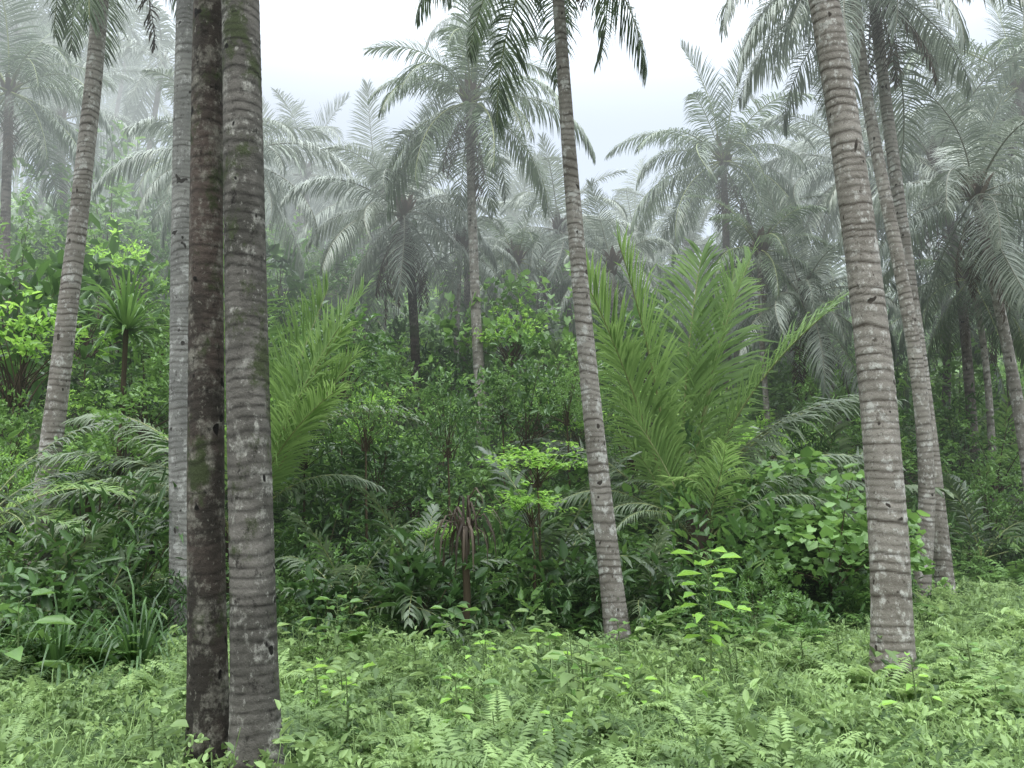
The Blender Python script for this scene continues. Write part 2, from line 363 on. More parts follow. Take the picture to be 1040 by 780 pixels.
palm('grey palm with drooping feathery crown above the clearing, right of centre', [(862, 500), (845, 400), (815, 300)], 18, .22, .15, M['bark'], 26, 2.7, 's', 0, seed=15, dry=3)
palm('pale hazy palm left of the three clustered trunks, second from left edge', [(70, 330), (66, 220), (60, 120)], 24, .28, .2, M['barkfar'], 24, 3.4, 's', 0, seed=16, dry=2)
palm('hazy palm whose crown shows on both sides of the three clustered trunks', [(240, 400), (236, 280), (232, 160)], 19, .28, .2, M['barkfar'], 26, 3.2, 's', 0, seed=17, dry=2)
palm('broad grey palm crown beside the top of the thick ringed palm', [(905, 400), (890, 280), (872, 170)], 19, .24, .18, M['barkfar'], 24, 3.1, 's', 0, seed=18, dry=3)
palm('grey palm at right with long arching fronds beside the pale leaning palm', [(985, 400), (975, 290), (950, 165)], 18, .24, .18, M['barkfar'], 24, 3.2, 's', 0, seed=19, dry=3)
palm('palm with arching crown at the upper right corner', [(1060, 360), (1050, 200), (1035, 85)], 18, .28, .2, M['barkfar'], 24, 3.2, 'g', 0, seed=20, dry=3)
palm('low palm with drooping crown below the upper right corner crown', [(1030, 450), (1025, 350), (1015, 265)], 20, .24, .2, M['barkfar'], 22, 3.0, 'g', 0, seed=21, dry=4)
palm('palm at the upper left corner with green crown', [(0, 400), (5, 250), (10, 90)], 20, .28, .2, M['barkfar'], 22, 3.4, 'g', 0, seed=22, dry=2)
palm('small hazy palm left of the slender middle palm', [(528, 360), (524, 290), (522, 225)], 30, .26, .2, M['barkfar'], 22, 3.3, 's', 0, seed=23, dry=2)
palm('hazy palm right of the slender middle palm', [(655, 340), (650, 290), (645, 240)], 28, .26, .2, M['barkfar'], 22, 3.3, 's', 0, seed=24, dry=2)
palm('hazy palm below the dark spiky crown right of centre', [(700, 340), (698, 300), (700, 255)], 26, .26, .2, M['barkfar'], 22, 3.1, 's', 0, seed=25, dry=2)
palm('hazy palm between the dark spiky crown and the thick ringed palm', [(800, 340), (798, 270), (800, 195)], 25, .26, .2, M['barkfar'], 22, 3.3, 's', 0, seed=26, dry=2)
palm('hazy palm just right of the three clustered trunks, above the green slope', [(312, 330), (312, 260), (310, 175)], 28, .28, .2, M['barkfar'], 22, 3.4, 's', 0, seed=27, dry=2)
palm('low green palm part way up the slope under the grey drooping palm', [(350, 400), (348, 340), (345, 295)], 24, .26, .2, M['barkfar'], 22, 2.9, 'g', 0, seed=28, dry=2)
palm('low green palm under the crown left of the slender middle palm', [(500, 380), (505, 330), (512, 300)], 26, .26, .2, M['barkfar'], 22, 2.8, 'g', 0, seed=29, dry=2)
palm('low grey palm under the hazy palm right of the slender middle palm', [(640, 380), (642, 330), (648, 310)], 24, .26, .2, M['barkfar'], 22, 2.8, 's', 0, seed=30, dry=2)
palm('low grey palm behind the large young palm', [(745, 400), (750, 350), (760, 295)], 23, .24, .2, M['barkfar'], 22, 2.9, 's', 0, seed=32, dry=2)
palm('low green palm behind the pale palm right of the thick ringed palm', [(960, 440), (962, 370), (958, 305)], 22, .24, .2, M['barkfar'], 22, 3.0, 'g', 0, seed=33, dry=2)
palm('thin palm with pale stem rising left of the open-crowned palm trunk', [(462, 430), (464, 340), (468, 250)], 20, .15, .11, M['bark'], 16, 2.0, 's', 0, seed=34, dry=2)
palm('thin pale-stemmed palm just right of the open-crowned palm trunk', [(532, 420), (528, 330), (524, 262)], 21, .15, .11, M['bark'], 16, 2.0, 'g', 0, seed=35, dry=2)
palm('thin pale-stemmed palm left of the large young palm', [(628, 430), (624, 340), (622, 270)], 20, .15, .11, M['bark'], 16, 2.0, 's', 0, seed=36, dry=2)
palm('thin palm between the large young palm and the thick ringed palm', [(782, 460), (776, 380), (772, 250)], 18, .15, .11, M['bark'], 16, 2.0, 'g', 0, seed=37, dry=2)
palm('thin palm leaning in the shade near the right edge', [(1010, 500), (1004, 400), (985, 280)], 17, .17, .12, M['bark'], 18, 2.3, 'g', 0, seed=38, dry=2)
# --- palms farther up the hill
k = 0; tries = 0; placed = []
while k < 70 and tries < 4000:
    tries += 1
    Y = 26+36*rng.random()**1.2; x = rng.uniform(-.70, .72)*Y
    if any((x-a)**2+(Y-b_)**2 < 6.5 for a, b_ in placed): continue
    placed.append((x, Y)); k += 1
    q = x/Y
    gz = float(ground(x, Y)); low = k % 3 == 0 or -.36 < q < .34
    h = rng.uniform(2.8, 4.6) if low else rng.uniform(6.5, 9.5)+(2.0 if abs(q) > .42 else 0)
    reg = 'left of the three clustered trunks' if q < -.4 else 'above the grey drooping palm' if q < -.06 else 'around the slender middle palm' if q < .15 else 'left of the thick ringed palm' if q < .42 else 'right of the thick ringed palm'
    lab = ('low' if low else 'tall')+' misty palm far up the slope, '+reg
    root = thing('coconut_palm', lab, 'palm tree', (x, Y, gz), lab.replace(',', ''))
    bx_, by_ = rng.uniform(-.8, .8), rng.uniform(-.5, .5)
    me = trunkmesh([(0, 0, -.1), (bx_*.3, by_*.3, h*.4), (bx_*.7, by_*.7, h*.75), (bx_, by_, h)], .14, .09, M['barkfar'], .2, 8, .1, k)
    link('trunk', me, root)
    crown(root, (bx_, by_, h), 18, rng.uniform(3.0, 3.9), 'fs' if rng.random() < .6 else 'fg', 400+k, 1)

# ------------------------------------------------------------------ young palms
def young(label, px, py, Y, fr, name='young_palm', nl=74, ll=1.1, lw=.042, seed=0):
    w = P(px, py, Y); gz = float(ground(w[0], Y)); root = thing(name, label, 'palm', (w[0], Y, gz), None)
    up = max(.2, w[2]-gz)
    for k, (az, e, dr, L, m) in enumerate(fr):
        yy = m == 'y'
        me = frond(L, e, dr, nl, (ll if yy else ll*.72)*L/4, (lw if yy else lw*.75)*L/4, .35 if yy else .8, .25 if yy else 0, FY if yy else FR if m == 's' else FA, seed*31+k, .07 if yy else .1, 58 if yy else 66, 26)
        link('frond', me, root, (.06*math.cos(az), .06*math.sin(az), up), (random.uniform(-.35, .35), 0, az))
    n = 30; a = rng.uniform(0, 6.28, n)
    V, Q, T = ribbons(np.stack([.09*np.cos(a), .09*np.sin(a), rng.uniform(-.05, up, n)], -1), np.stack([.2*np.cos(a), .2*np.sin(a), 0*a+1], -1), np.stack([-np.sin(a), np.cos(a), 0*a], -1), .6, .16, .05, rng.uniform(0, .6, n))
    link('leaf_sheath', mk('leaf_sheath', V, Q, T, [M['dry']]), root)
R = math.radians
young('large young palm with upright bright green fronds, right of the slender middle palm', 692, 545, 12.0,
      [(R(180), 85, 14, 4.4, 'y'), (R(195), 76, 18, 4.3, 'y'), (R(110), 88, 5, 4.5, 'y'), (R(60), 85, 8, 4.5, 'y'), (R(8), 82, 16, 4.4, 'y'), (R(-8), 72, 34, 4.0, 'y'), (R(-10), 66, 70, 3.9, 's'), (R(8), 62, 66, 4.0, 's'), (R(-25), 52, 72, 3.2, 's'),
       (R(165), 60, 80, 3.0, 's'), (R(200), 48, 85, 2.6, 's'), (R(300), 54, 85, 2.4, 's'), (R(140), 60, 70, 3.4, 'g'), (R(235), 80, 34, 3.2, 'y'), (R(0), 44, 66, 3.0, 's'), (R(270), 66, 90, 2.2, 'y')], seed=3)
young('smaller young palm in front of the large bright one, fronds arching to both sides', 712, 555, 10.4,
      [(R(200), 84, 28, 2.2, 'y'), (R(150), 74, 95, 1.9, 's'), (R(5), 68, 100, 2.1, 's'), (R(-20), 56, 95, 2.0, 's'), (R(185), 62, 115, 1.7, 's'), (R(250), 80, 60, 1.7, 'y'), (R(215), 50, 90, 1.6, 's')], seed=4, nl=54)
young('young palm behind the three clustered trunks, grey fronds left and bright green fronds right', 240, 545, 9.9,
      [(R(5), 80, 4, 3.7, 'y'), (R(-15), 68, 14, 2.6, 'y'), (R(-35), 74, 18, 2.8, 'y'), (R(20), 78, 92, 3.5, 's'), (R(150), 88, 12, 4.0, 'y'), (R(168), 64, 76, 3.2, 's'), (R(182), 52, 82, 2.9, 's'), (R(195), 40, 80, 2.6, 's'), (R(205), 28, 66, 2.3, 's'), (R(165), 60, 100, 2.6, 's'),
       (R(0), 60, 95, 2.0, 'g'), (R(255), 50, 70, 1.6, 'g'), (R(-50), 68, 40, 2.3, 'y'), (R(30), 79, 16, 3.3, 'y'), (R(220), 55, 80, 1.9, 's')], seed=5)
young('young palm with green fronds entering at the left edge', -45, 560, 8.4,
      [(R(10), 52, 70, 1.8, 'y'), (R(-15), 35, 60, 1.6, 'y'), (R(30), 72, 50, 2.0, 'g'), (R(-40), 45, 80, 1.6, 'g'), (R(60), 60, 80, 2, 'g')], seed=6, nl=50)

# ------------------------------------------------------------------ shrub templates
def shrubarr(seed, ncl, nlf, Rr, H, ll, lw, shape='oval', up=.35, spread=1.0, z0=.12):
    r = np.random.default_rng(seed)
    ph = r.uniform(0, 2*PI, ncl); ct = r.uniform(-.1, 1, ncl); st = np.sqrt(1-np.minimum(1, ct**2)); q = r.uniform(.5, 1.15, ncl)
    lob = 1+.3*np.sin(ph*3+seed)+.2*np.sin(ph*5+2*seed)
    c = np.stack([Rr*q*st*np.cos(ph)*lob, Rr*q*st*np.sin(ph)*lob, H*(z0+(1-z0)*np.maximum(0, q*ct)*(.6+.6*r.random(ncl)))], -1)
    ct_ = r.uniform(0, .55, ncl)
    i = np.repeat(np.arange(ncl), nlf); n = len(i)
    out = nrm(c*np.array([1, 1, .5])+1e-6)
    d = nrm(r.normal(0, 1, (n, 3)))*spread+out[i]*.7+np.array([0, 0, up])
    pos = c[i]+r.normal(0, .5, (n, 3))*ll*.9
    nn = r.normal(0, .45, (n, 3))+np.array([0, 0, 1.])+out[i]*.3
    sc = r.uniform(.5, 1.25, n)
    d = nrm(d)-np.array([0, 0, .2])
    lv = leaves(pos, d, nn, ll*sc, lw*sc, ct_[i]+r.uniform(0, .3, n), shape)
    st_ = []
    for k in range(0, ncl, max(1, ncl//16)):
        b0 = np.array([r.normal(0, .06), r.normal(0, .06), -.1]); e = c[k]; mid = (b0+e)/2*np.array([.6, .6, 1.15])
        tt = np.linspace(0, 1, 6)[:, None]; pts = (1-tt)**2*b0+2*tt*(1-tt)*mid+tt**2*e
        v, qd = tube(pts, np.linspace(.012, .003, 6), 4); st_.append((v, qd, np.full(len(v), .3), 0))
    return lv, cat(st_)[:3]

def straparr(seed, n, L, W, droop, e0=35, e1=85):
    r = np.random.default_rng(seed); a = r.uniform(0, 2*PI, n); e = np.radians(r.uniform(e0, e1, n))
    D = np.stack([np.cos(a)*np.cos(e), np.sin(a)*np.cos(e), np.sin(e)], -1); Wd = np.stack([-np.sin(a), np.cos(a), 0*a], -1)
    return ribbons(np.stack([.05*np.cos(a), .05*np.sin(a), 0*a], -1), D, Wd, L*r.uniform(.6, 1.1, n), W, droop*r.uniform(.5, 1.5, n), r.uniform(0, .7, n), (.25, .25, .2, .18, .12), (.7, 1, 1, .85, .55, .04))

def fernarr(seed, nf, L, npin, pl, pw):
    r = np.random.default_rng(seed); Vs = []
    for k in range(nf):
        a = r.uniform(0, 2*PI); e0 = math.radians(r.uniform(35, 80)); l = L*r.uniform(.65, 1.1)
        s = np.linspace(0, 1, npin+2); th = e0-math.radians(r.uniform(50, 95))*s**1.2
        x = np.cumsum(np.cos(th))*l/len(s); z = np.cumsum(np.sin(th))*l/len(s)
        T = np.stack([np.cos(th)*math.cos(a), np.cos(th)*math.sin(a), np.sin(th)], -1); pos = np.stack([x*math.cos(a), x*math.sin(a), z], -1)
        S = np.array([-math.sin(a), math.cos(a), 0])
        pp = pos[2:]; TT = T[2:]; ss = s[2:]
        for sg in (1, -1):
            d = TT*.45+S*sg+r.normal(0, .12, pp.shape)
            ln = pl*np.interp(ss, [0, .3, .7, 1], [.7, 1, .75, .2])
            Vs.append((pp, nrm(d), ln, TT, np.full(len(pp), r.uniform(0, .5))))
    pos = np.vstack([v[0] for v in Vs]); d = np.vstack([v[1] for v in Vs]); ln = np.concatenate([v[2] for v in Vs]); TT = np.vstack([v[3] for v in Vs]); t = np.concatenate([v[4] for v in Vs])
    n = len(pos); w = nrm(TT-(TT*d).sum(-1, keepdims=True)*d)
    dn = np.array([0, 0, -.25])
    V = np.stack([pos, pos+d*(ln*.4)[:, None]+w*pw*.55, pos+(d+dn)*ln[:, None], pos+d*(ln*.4)[:, None]-w*pw*.45], 1).reshape(-1, 3)
    return V, np.arange(n*4).reshape(-1, 4), np.repeat(t, 4)

KIND = {}
def addkind(key, name, desc, mat, specs, catg='shrub'):
    KIND[key] = (name, desc, catg, [(mk('foliage', *lv, [M[mat]]), mk('stem', *st, [M['stem']])) for lv, st in specs])
addkind('broad', 'broad_leaved_shrub', 'dark broad-leaved shrub', 'dark', [shrubarr(s, 90, 9, .95, 1.7, .15, .065) for s in (1, 2, 3)])
addkind('mbroad', 'broad_leaved_shrub', 'green broad-leaved shrub', 'mid', [shrubarr(s, 90, 9, .95, 1.7, .14, .07) for s in (13, 14)])
addkind('small', 'small_leaved_shrub', 'dense small-leaved shrub', 'mid', [shrubarr(s, 160, 12, .85, 1.5, .075, .035) for s in (4, 5, 6)])
addkind('large', 'large_leaved_shrub', 'large-leaved shrub', 'dark', [shrubarr(s, 34, 6, .8, 1.6, .32, .15) for s in (15, 16)])
addkind('lance', 'narrow_leaved_shrub', 'drooping narrow-leaved shrub', 'dark', [shrubarr(s, 70, 9, .9, 1.9, .25, .045, 'lance', -.1) for s in (7, 8)])
addkind('heart', 'heart_leaved_vine', 'round-leaved vine mound', 'mid', [shrubarr(s, 130, 5, 1.0, 1.5, .13, .125, 'heart', .2) for s in (9, 10)])
addkind('bright', 'bright_green_shrub', 'bright yellow-green shrub', 'bright', [shrubarr(s, 60, 10, .75, 1.3, .11, .055, z0=.4) for s in (11, 12)])

def plant(kind, x, y, sc, label, group=None, lift=0, var=None, name=None, catg=None, sq=1.0):
    nm, desc, cg, meshes = KIND[kind]
    z = float(ground(x, y))
    f, s = meshes[(random.randrange(len(meshes)) if var is None else var)]
    rz = random.random()*6.28
    t = thing(name or nm, label, catg or cg, (x, y, z), group)
    link('foliage', f, t, (0, 0, lift), (0, 0, rz), (sc, sc, sc*sq)); link('stem', s, t, (0, 0, lift), (0, 0, rz), (sc, sc, sc*sq))
    if lift:
        pts = np.array([(0, 0, -.1), (.08*lift*.3, .02, lift*.35), (.03, -.04, lift*.7), (0, 0, lift+.3*sc)])
        v, q = tube(pts, [.02+.008*lift, .02, .015, .008], 7); link('trunk', mk('trunk', v, q, np.full(len(v), .5), [M['stem']]), t)
    return t
def plantpx(kind, px, Y, sc, label, **k):
    w = P(px, 500, Y); return plant(kind, float(w[0]), Y, sc, label, **k)
def tree_at(kind, px, py, Y, sc, label, **k):
    w = P(px, py, Y); g = float(ground(w[0], Y)); H = 1.3*sc
    plant(kind, float(w[0]), Y, sc, label, lift=max(.3, w[2]-g-.6*H), name='sapling', catg='sapling', **k)
tree_at('bright', 545, 440, 9.9, .8, 'bright yellow-green sapling left of the slender middle palm', var=0, sq=.5)
tree_at('bright', 520, 335, 17, .9, 'bright sapling upslope between the open-crowned palm and the slender middle palm', var=1)
tree_at('bright', 540, 488, 9.5, .65, 'small bright sapling just below the bright yellow-green sapling', var=1, sq=.5)
tree_at('bright', 20, 340, 12.5, 1.3, 'bright leafy tree at the left edge beside the far left palm', var=0)
tree_at('bright', 125, 270, 17, 1.3, 'bright tree between the far left palm and the three clustered trunks', var=1)
tree_at('small', 5, 440, 12, 1.2, 'green small-leaved tree at the left edge below the bright leafy tree')
tree_at('small', 15, 265, 17, 1.9, 'small-leaved tree high at the left edge')
tree_at('mbroad', 150, 390, 13, 1.0, 'green broad-leaved sapling left of the three clustered trunks')
tree_at('bright', 105, 455, 10.4, .6, 'small bright sapling right of the foot of the far left palm', sq=.5)
tree_at('mbroad', 110, 215, 23, 2.2, 'broad-leaved tree high on the slope at upper left')
tree_at('small', 290, 260, 24, 2.0, 'small-leaved tree high on the slope just right of the clustered trunks')
tree_at('small', 340, 350, 17, 1.3, 'small-leaved tree right of the three clustered trunks')
tree_at('broad', 385, 465, 11.5, .9, 'dark broad-leaved sapling left of the grey drooping palm foot')
tree_at('bright', 400, 370, 20, 1.2, 'yellow-green sapling upslope behind the grey drooping palm trunk')
tree_at('bright', 455, 290, 27, 1.8, 'pale green tree upslope behind the open-crowned palm trunk')
tree_at('small', 545, 270, 30, 2.2, 'hazy small-leaved tree high upslope left of the slender middle palm')
tree_at('small', 640, 430, 13, .9, 'small-leaved sapling between the middle palm and the large young palm')
tree_at('bright', 450, 525, 9.8, .45, 'small bright sapling below the open-crowned palm trunk', sq=.5)
tree_at('bright', 780, 430, 15, .9, 'bright sapling right of the large young palm', sq=.6)
tree_at('small', 1000, 520, 15.5, 1.2, 'small-leaved sapling between the pale palm and the right edge')
plantpx('heart', 836, 9.6, .95, 'mound of pale round-leaved vine beside the thick ringed palm', var=0, sq=.9, lift=.6)
plantpx('heart', 800, 10.6, 1.0, 'round-leaved vine behind the mound beside the ringed palm', var=1, sq=1.1, lift=.4)
tree_at('heart', 842, 530, 10.0, .8, 'top tuft of round-leaved vine left of the thick ringed palm', var=1, sq=.6)
plantpx('large', 440, 8.9, .55, 'large-leaved dark shrub left of the withered leaf clump', var=0)
plantpx('large', 590, 9.4, .7, 'large-leaved dark shrub right behind the slender middle palm', var=1)
plantpx('large', 330, 8.6, .5, 'large-leaved low shrub just right of the clustered trunks', var=1)
for (px, py, Y, kd, lb) in [(372, 420, 10.5, 'small', 'tall thin sapling left of the open-crowned palm foot'), (455, 430, 11.5, 'lance', 'tall thin drooping sapling beside the open-crowned palm foot'), (575, 400, 12.5, 'small', 'tall thin sapling right behind the slender middle palm'),
                            (310, 440, 11.0, 'broad', 'tall thin sapling between the clustered trunks and the thicket centre'), (820, 460, 12.5, 'lance', 'tall thin sapling above the round-leaved vine'), (510, 400, 13.0, 'small', 'tall thin sapling between the open-crowned palm and the bright sapling')]:
    tree_at(kd, px, py, Y, .55, lb, sq=1.2)

def bigleaf(label, px, py, Y, n, ll, lw, h, mat='cover', shape='oval', name='broad_leaved_seedling', seed=0, group=None, x=None):
    r = np.random.default_rng(seed); w = P(px, py, Y); xx = w[0] if x is None else x; g = float(ground(xx, Y))
    t = thing(name, label, 'plant', (xx, Y, g), group)
    a = np.arange(n)*2.4+r.random(); z = np.linspace(.35, 1, n)*h; e = .05+.5*z/h
    d = np.stack([np.cos(a), np.sin(a), e-.3], -1); pos = np.stack([.03*np.cos(a)+.05*r.normal(0, 1, n), .03*np.sin(a), z], -1)
    pos2 = pos+nrm(d)*ll*.3
    V, Q, T = leaves(pos2, d, np.tile([0, 0, 1.], (n, 1))+r.normal(0, .2, (n, 3)), ll*r.uniform(.6, 1.15, n), lw*r.uniform(.8, 1.1, n), r.uniform(.1, .7, n), shape, .12, .25)
    link('foliage', mk('foliage', V, Q, T, [M[mat]]), t)
    parts = []
    v, q = tube([(0, 0, -.05), (.02, .01, h*.5), (0, 0, h)], [.009, .007, .003], 5); parts.append((v, q, np.full(len(v), .5), 0))
    for p0, p1 in zip(pos, pos2):
        v, q = tube([(0, 0, p0[2]-.03), p0*.5+p1*.5, p1], [.004, .003, .003], 4); parts.append((v, q, np.full(len(v), .5), 0))
    c = cat(parts); link('stem', mk('stem', *c[:3], [M['greenstem']]), t)
bigleaf('pale green sapling with large pointed leaves, in front of the round-leaved vine', 722, 690, 6.9, 24, .2, .09, 1.1, 'bright', seed=3)
bigleaf('low seedling with wide pale leaves left of the middle palm foot', 590, 730, 5.9, 9, .24, .13, .45, seed=4)
bigleaf('low broad-leaved seedling in the bottom foreground, below the wide-leaved seedling', 500, 770, 5.0, 8, .16, .09, .35, seed=5)
bigleaf('low broad-leaved seedling near the bottom edge left of the dark trunks', 150, 785, 4.9, 8, .16, .09, .4, seed=6)
bigleaf('seedling with large drooping leaves at the left edge', 15, 660, 6.5, 9, .30, .14, .75, 'mid', seed=7)
bigleaf('broad-leaved weed in the foreground right of the three clustered trunks', 395, 740, 5.8, 9, .14, .08, .4, seed=8)
bigleaf('tall weed with oval leaves at the thicket edge right of the clustered trunks', 340, 690, 7.4, 16, .16, .08, .7, 'mid', seed=9)
bigleaf('broad-leaved weed at the foot of the slender middle palm', 668, 690, 7.8, 14, .16, .08, .5, 'cover', seed=10)
bigleaf('green seedling right of the pale green sapling, before the round-leaved vine', 765, 690, 7.8, 16, .16, .08, .6, 'mid', seed=12)
bigleaf('leafy weed at the thicket edge under the withered leaf clump', 460, 690, 7.5, 16, .15, .08, .6, 'mid', seed=13)
bigleaf('leafy weed just left of the slender middle palm foot', 545, 690, 7.6, 16, .15, .08, .6, 'cover', seed=14)
for k in range(34):
    Y = rng.uniform(4.9, 7.6); x = rng.uniform(-.5, .62)*Y
    near = 'near the bottom edge' if Y < 5.9 else 'toward the thicket'
    side = 'left of the trunk trio' if x/Y < -.4 else 'left of the middle palm' if x/Y < .13 else 'left of the thick ringed palm' if x/Y < .46 else 'right of the thick ringed palm'
    lab = 'small seedling '+near+', '+side
    bigleaf(lab, 0, 0, Y, int(rng.integers(7, 14)), rng.uniform(.08, .15), rng.uniform(.04, .08), rng.uniform(.3, .55), ['cover', 'mid', 'bright'][k % 3], seed=100+k, group=lab.replace(',', ''), x=float(x))

def strap(label, px, py, Y, n, L, W, dr, mat='dark', lift=0, seed=0, e0=20, e1=85, nm='strap_leaved_plant'):
    w = P(px, py, Y); g = float(ground(w[0], Y)); t = thing(nm, label, 'plant', (w[0], Y, g))
    lift = max(.1, w[2]-g) if lift is None else lift
    link('foliage', mk('foliage', *straparr(seed, n, L, W, dr, e0, e1), [M[mat]]), t, (0, 0, lift))
    v, q = tube([(0, 0, -.1), (.03, 0, lift*.5), (0, 0, lift+.05)], [.05, .04, .04], 7); link('stem', mk('stem', v, q, np.full(len(v), .3), [M['stem']]), t)
strap('spiky strap-leaved plant between the far left palm and the three clustered trunks', 128, 335, 12.6, 110, 1.15, .05, .3, 'mid', None, 21, -20, 85)
strap('spiky strap-leaved plant lower down beside the far left palm', 90, 500, 10.6, 60, .8, .045, .35, 'dark', None, 22, -10, 85)
strap('dark grassy tussock at the thicket edge in the left corner', 60, 690, 7.0, 130, 1.0, .02, .55, 'dark', 0, 23)
strap('dark grassy tussock left of the three clustered trunks', 140, 680, 7.2, 130, 1.1, .02, .55, 'dark', 0, 24)
strap('strap-leaved clump below the open-crowned palm', 395, 600, 9.6, 46, 1.2, .05, .4, 'mid', 0, 25)
strap('strap-leaved clump just left of the slender middle palm', 560, 620, 9.4, 46, 1.1, .045, .45, 'dark', 0, 26)
strap('narrow clump of brown withered leaves in the thicket left of the middle palm', 472, 548, 8.6, 48, .85, .026, 1.5, 'dry', None, 27, 60, 89, 'withered_leaf_clump')
strap('strap-leaved clump behind the withered brown leaves', 500, 560, 10.4, 46, 1.4, .06, .35, 'dark', .3, 28)

JUVS = [(78, 45), (60, 80), (42, 85), (25, 70)]
JUV = [frond(1.5, e, dr, 24, .34, .035, .35, .1, FA, 700+k, .1, 60) for k, (e, dr) in enumerate(JUVS)]
JUVY = [frond(1.5, e, dr, 24, .34, .035, .35, .1, FY, 720+k, .1, 60) for k, (e, dr) in enumerate(JUVS)]
JUVG = [frond(1.5, e, dr, 24, .34, .035, .5, .0, FR, 740+k, .1, 60) for k, (e, dr) in enumerate(JUVS)]
def juv(label, x, y, sc, lib=JUV, group=None, nf=8):
    t = thing('feather_leaved_seedling_palm', label, 'seedling palm', (x, y, float(ground(x, y))), group)
    az = random.random()*6
    for k in range(nf):
        az += 2.4; link('frond', lib[min(3, k*4//nf)], t, (0, 0, .25*sc), (random.uniform(-.2, .2), 0, az), sc*random.uniform(.8, 1.1))
for lab, px, Y, sc, lib in [('seedling palm with wide drooping leaflets left of the withered brown leaves', 355, 8.9, 1.0, JUVG), ('seedling palm with split leaves beside the withered brown leaves', 420, 9.4, 1.1, JUV),
        ('feathery seedling palm behind the dark tussocks at left', 100, 8.3, 1.1, JUV), ('grey feathery seedling palm at the left edge of the thicket', 30, 8.0, 1.0, JUVG), ('feathery seedling palm under the slender middle palm', 560, 10.2, 1.3, JUV),
        ('feathery seedling palm between the middle palm and the smaller young palm', 660, 9.4, .8, JUVG), ('pale feathery seedling palm right of the smaller young palm', 765, 10.8, 1.2, JUVY),
        ('feathery seedling palm right of the pale palm foot', 1000, 14.6, 1.3, JUV)]:
    w = P(px, 600, Y); juv(lab, float(w[0]), Y, sc, lib)

def region(q):
    return ('left of the trunk trio' if q < -.42 else 'right beside the trunk trio' if q < -.2 else 'below the open-crowned palm' if q < 0 else 'around the slender middle palm' if q < .17
            else 'around the large young palm' if q < .36 else 'around the thick ringed palm' if q < .52 else 'at the right edge')
def band(y, x):
    return 'at the clearing edge' if y < float(y0f(x))+1.7 else 'partway upslope' if y < float(y0f(x))+7 else 'high upslope'
for k in range(32):
    Y = 11+18*((k+.5)/32)**1.1; x = rng.uniform(-.64, .64)*Y
    if Y < edge(x)+1 or clearz(x, Y): continue
    lab = 'feathery seedling palm '+band(Y, x)+', '+region(x/Y)+', half hidden by shrubs'
    juv(lab, x, Y, rng.uniform(1.2, 1.8), [JUV, JUVY, JUVG][k % 3], lab.replace(',', ''), 9)

# --- shrubs over the slope
n = 0; spots = []; tr = 0
while n < 270 and tr < 9000:
    tr += 1
    Y = 6.6+31*rng.random()**1.5; q = rng.uniform(-.68, .68); x = q*Y
    e_ = float(edge(x))
    if Y < e_+.2: continue
    sc = rng.uniform(.5, 1.15)+.035*max(0, Y-10)
    if Y < e_+1.3: sc *= rng.uniform(.35, .7)
    if any((x-a)**2+(Y-b_)**2 < (.40*(sc+c_))**2 for a, b_, c_ in spots): continue
    if clearz(x, Y): continue
    spots.append((x, Y, sc)); n += 1
    kd = rng.choice(['broad', 'mbroad', 'small', 'lance', 'heart', 'bright', 'large'], p=[.18, .16, .24, .12, .08, .14, .08])
    if Y < e_+2.2 and kd in ('mbroad', 'heart', 'bright'): kd = rng.choice(['broad', 'lance', 'small', 'large'])
    lift = 0 if rng.random() < .64 else rng.uniform(.4, 2.4)
    if Y < e_+1.3: lift = 0
    desc = KIND[kd][1]
    if kd == 'bright': lift = rng.uniform(.2, 1.1); sc *= .75
    lab = ('raised ' if lift else '')+desc+' '+band(Y, x)+', '+region(q)
    plant(kd, x, Y, sc, lab, group=lab.replace(',', ''), lift=lift, name=('sapling' if lift else None), catg=('sapling' if lift else None), sq=rng.uniform(.7, 1.25))

# --- continuous undergrowth (uncountable)
def points(n, ymin, ymax, pw=1.5, half=.74):
    u = rng.random(n*4); Y = ymin+(ymax-ymin)*u**pw; x = rng.uniform(-half, half, n*4)*Y
    ok = (Y > edge(x)+.05) & ~(clearz(x, Y) & (rng.random(n*4) < .8))
    return x[ok][:n], Y[ok][:n]
def grow(x, Y, a, b): return rng.uniform(a, b, len(x))*np.clip(.45+(Y-edge(x))*.5, .45, 1)
def stuff(name, label, catg, arr, mats):
    o = link(name, mk(name, *arr, mats)); o['kind'] = 'stuff'; o['label'] = label; o['category'] = catg
tm = [shrubarr(s, 18, 8, .6, .9, .12, .05)[0] for s in range(40, 45)]+[shrubarr(s, 26, 9, .55, .8, .07, .033)[0] for s in range(45, 49)]
x, Y = points(420, 6.2, 24, 1.4)
stuff('undergrowth', 'dense tangled dark green undergrowth covering the lower slope', 'undergrowth', scatter(tm, np.stack([x, Y, ground(x, Y)-.05], -1), rng.uniform(0, 6.28, len(x)), grow(x, Y, .5, 1.6), rng.uniform(-.25, .2, len(x))), [M['dark']])
x, Y = points(400, 8.5, 28, 1.1)
stuff('leafy_undergrowth', 'fresher green undergrowth mixed through the lower slope', 'undergrowth', scatter(tm, np.stack([x, Y, ground(x, Y)-.05], -1), rng.uniform(0, 6.28, len(x)), grow(x, Y, .5, 1.8), rng.uniform(-.2, .35, len(x))), [M['mid']])
tf = [shrubarr(s, 36, 8, .7, .9, .085, .042)[0] for s in range(140, 145)]
x, Y = points(620, 22, 62, 1.0)
stuff('distant_undergrowth', 'pale hazy undergrowth on the upper slope beneath the far palms', 'undergrowth', scatter(tf, np.stack([x, Y, ground(x, Y)-.1], -1), rng.uniform(0, 6.28, len(x)), rng.uniform(1.8, 3.6, len(x)), rng.uniform(-.1, .4, len(x))), [M['mid']])
te = [fernarr(s, 9, .8, 20, .17, .035) for s in range(160, 164)]
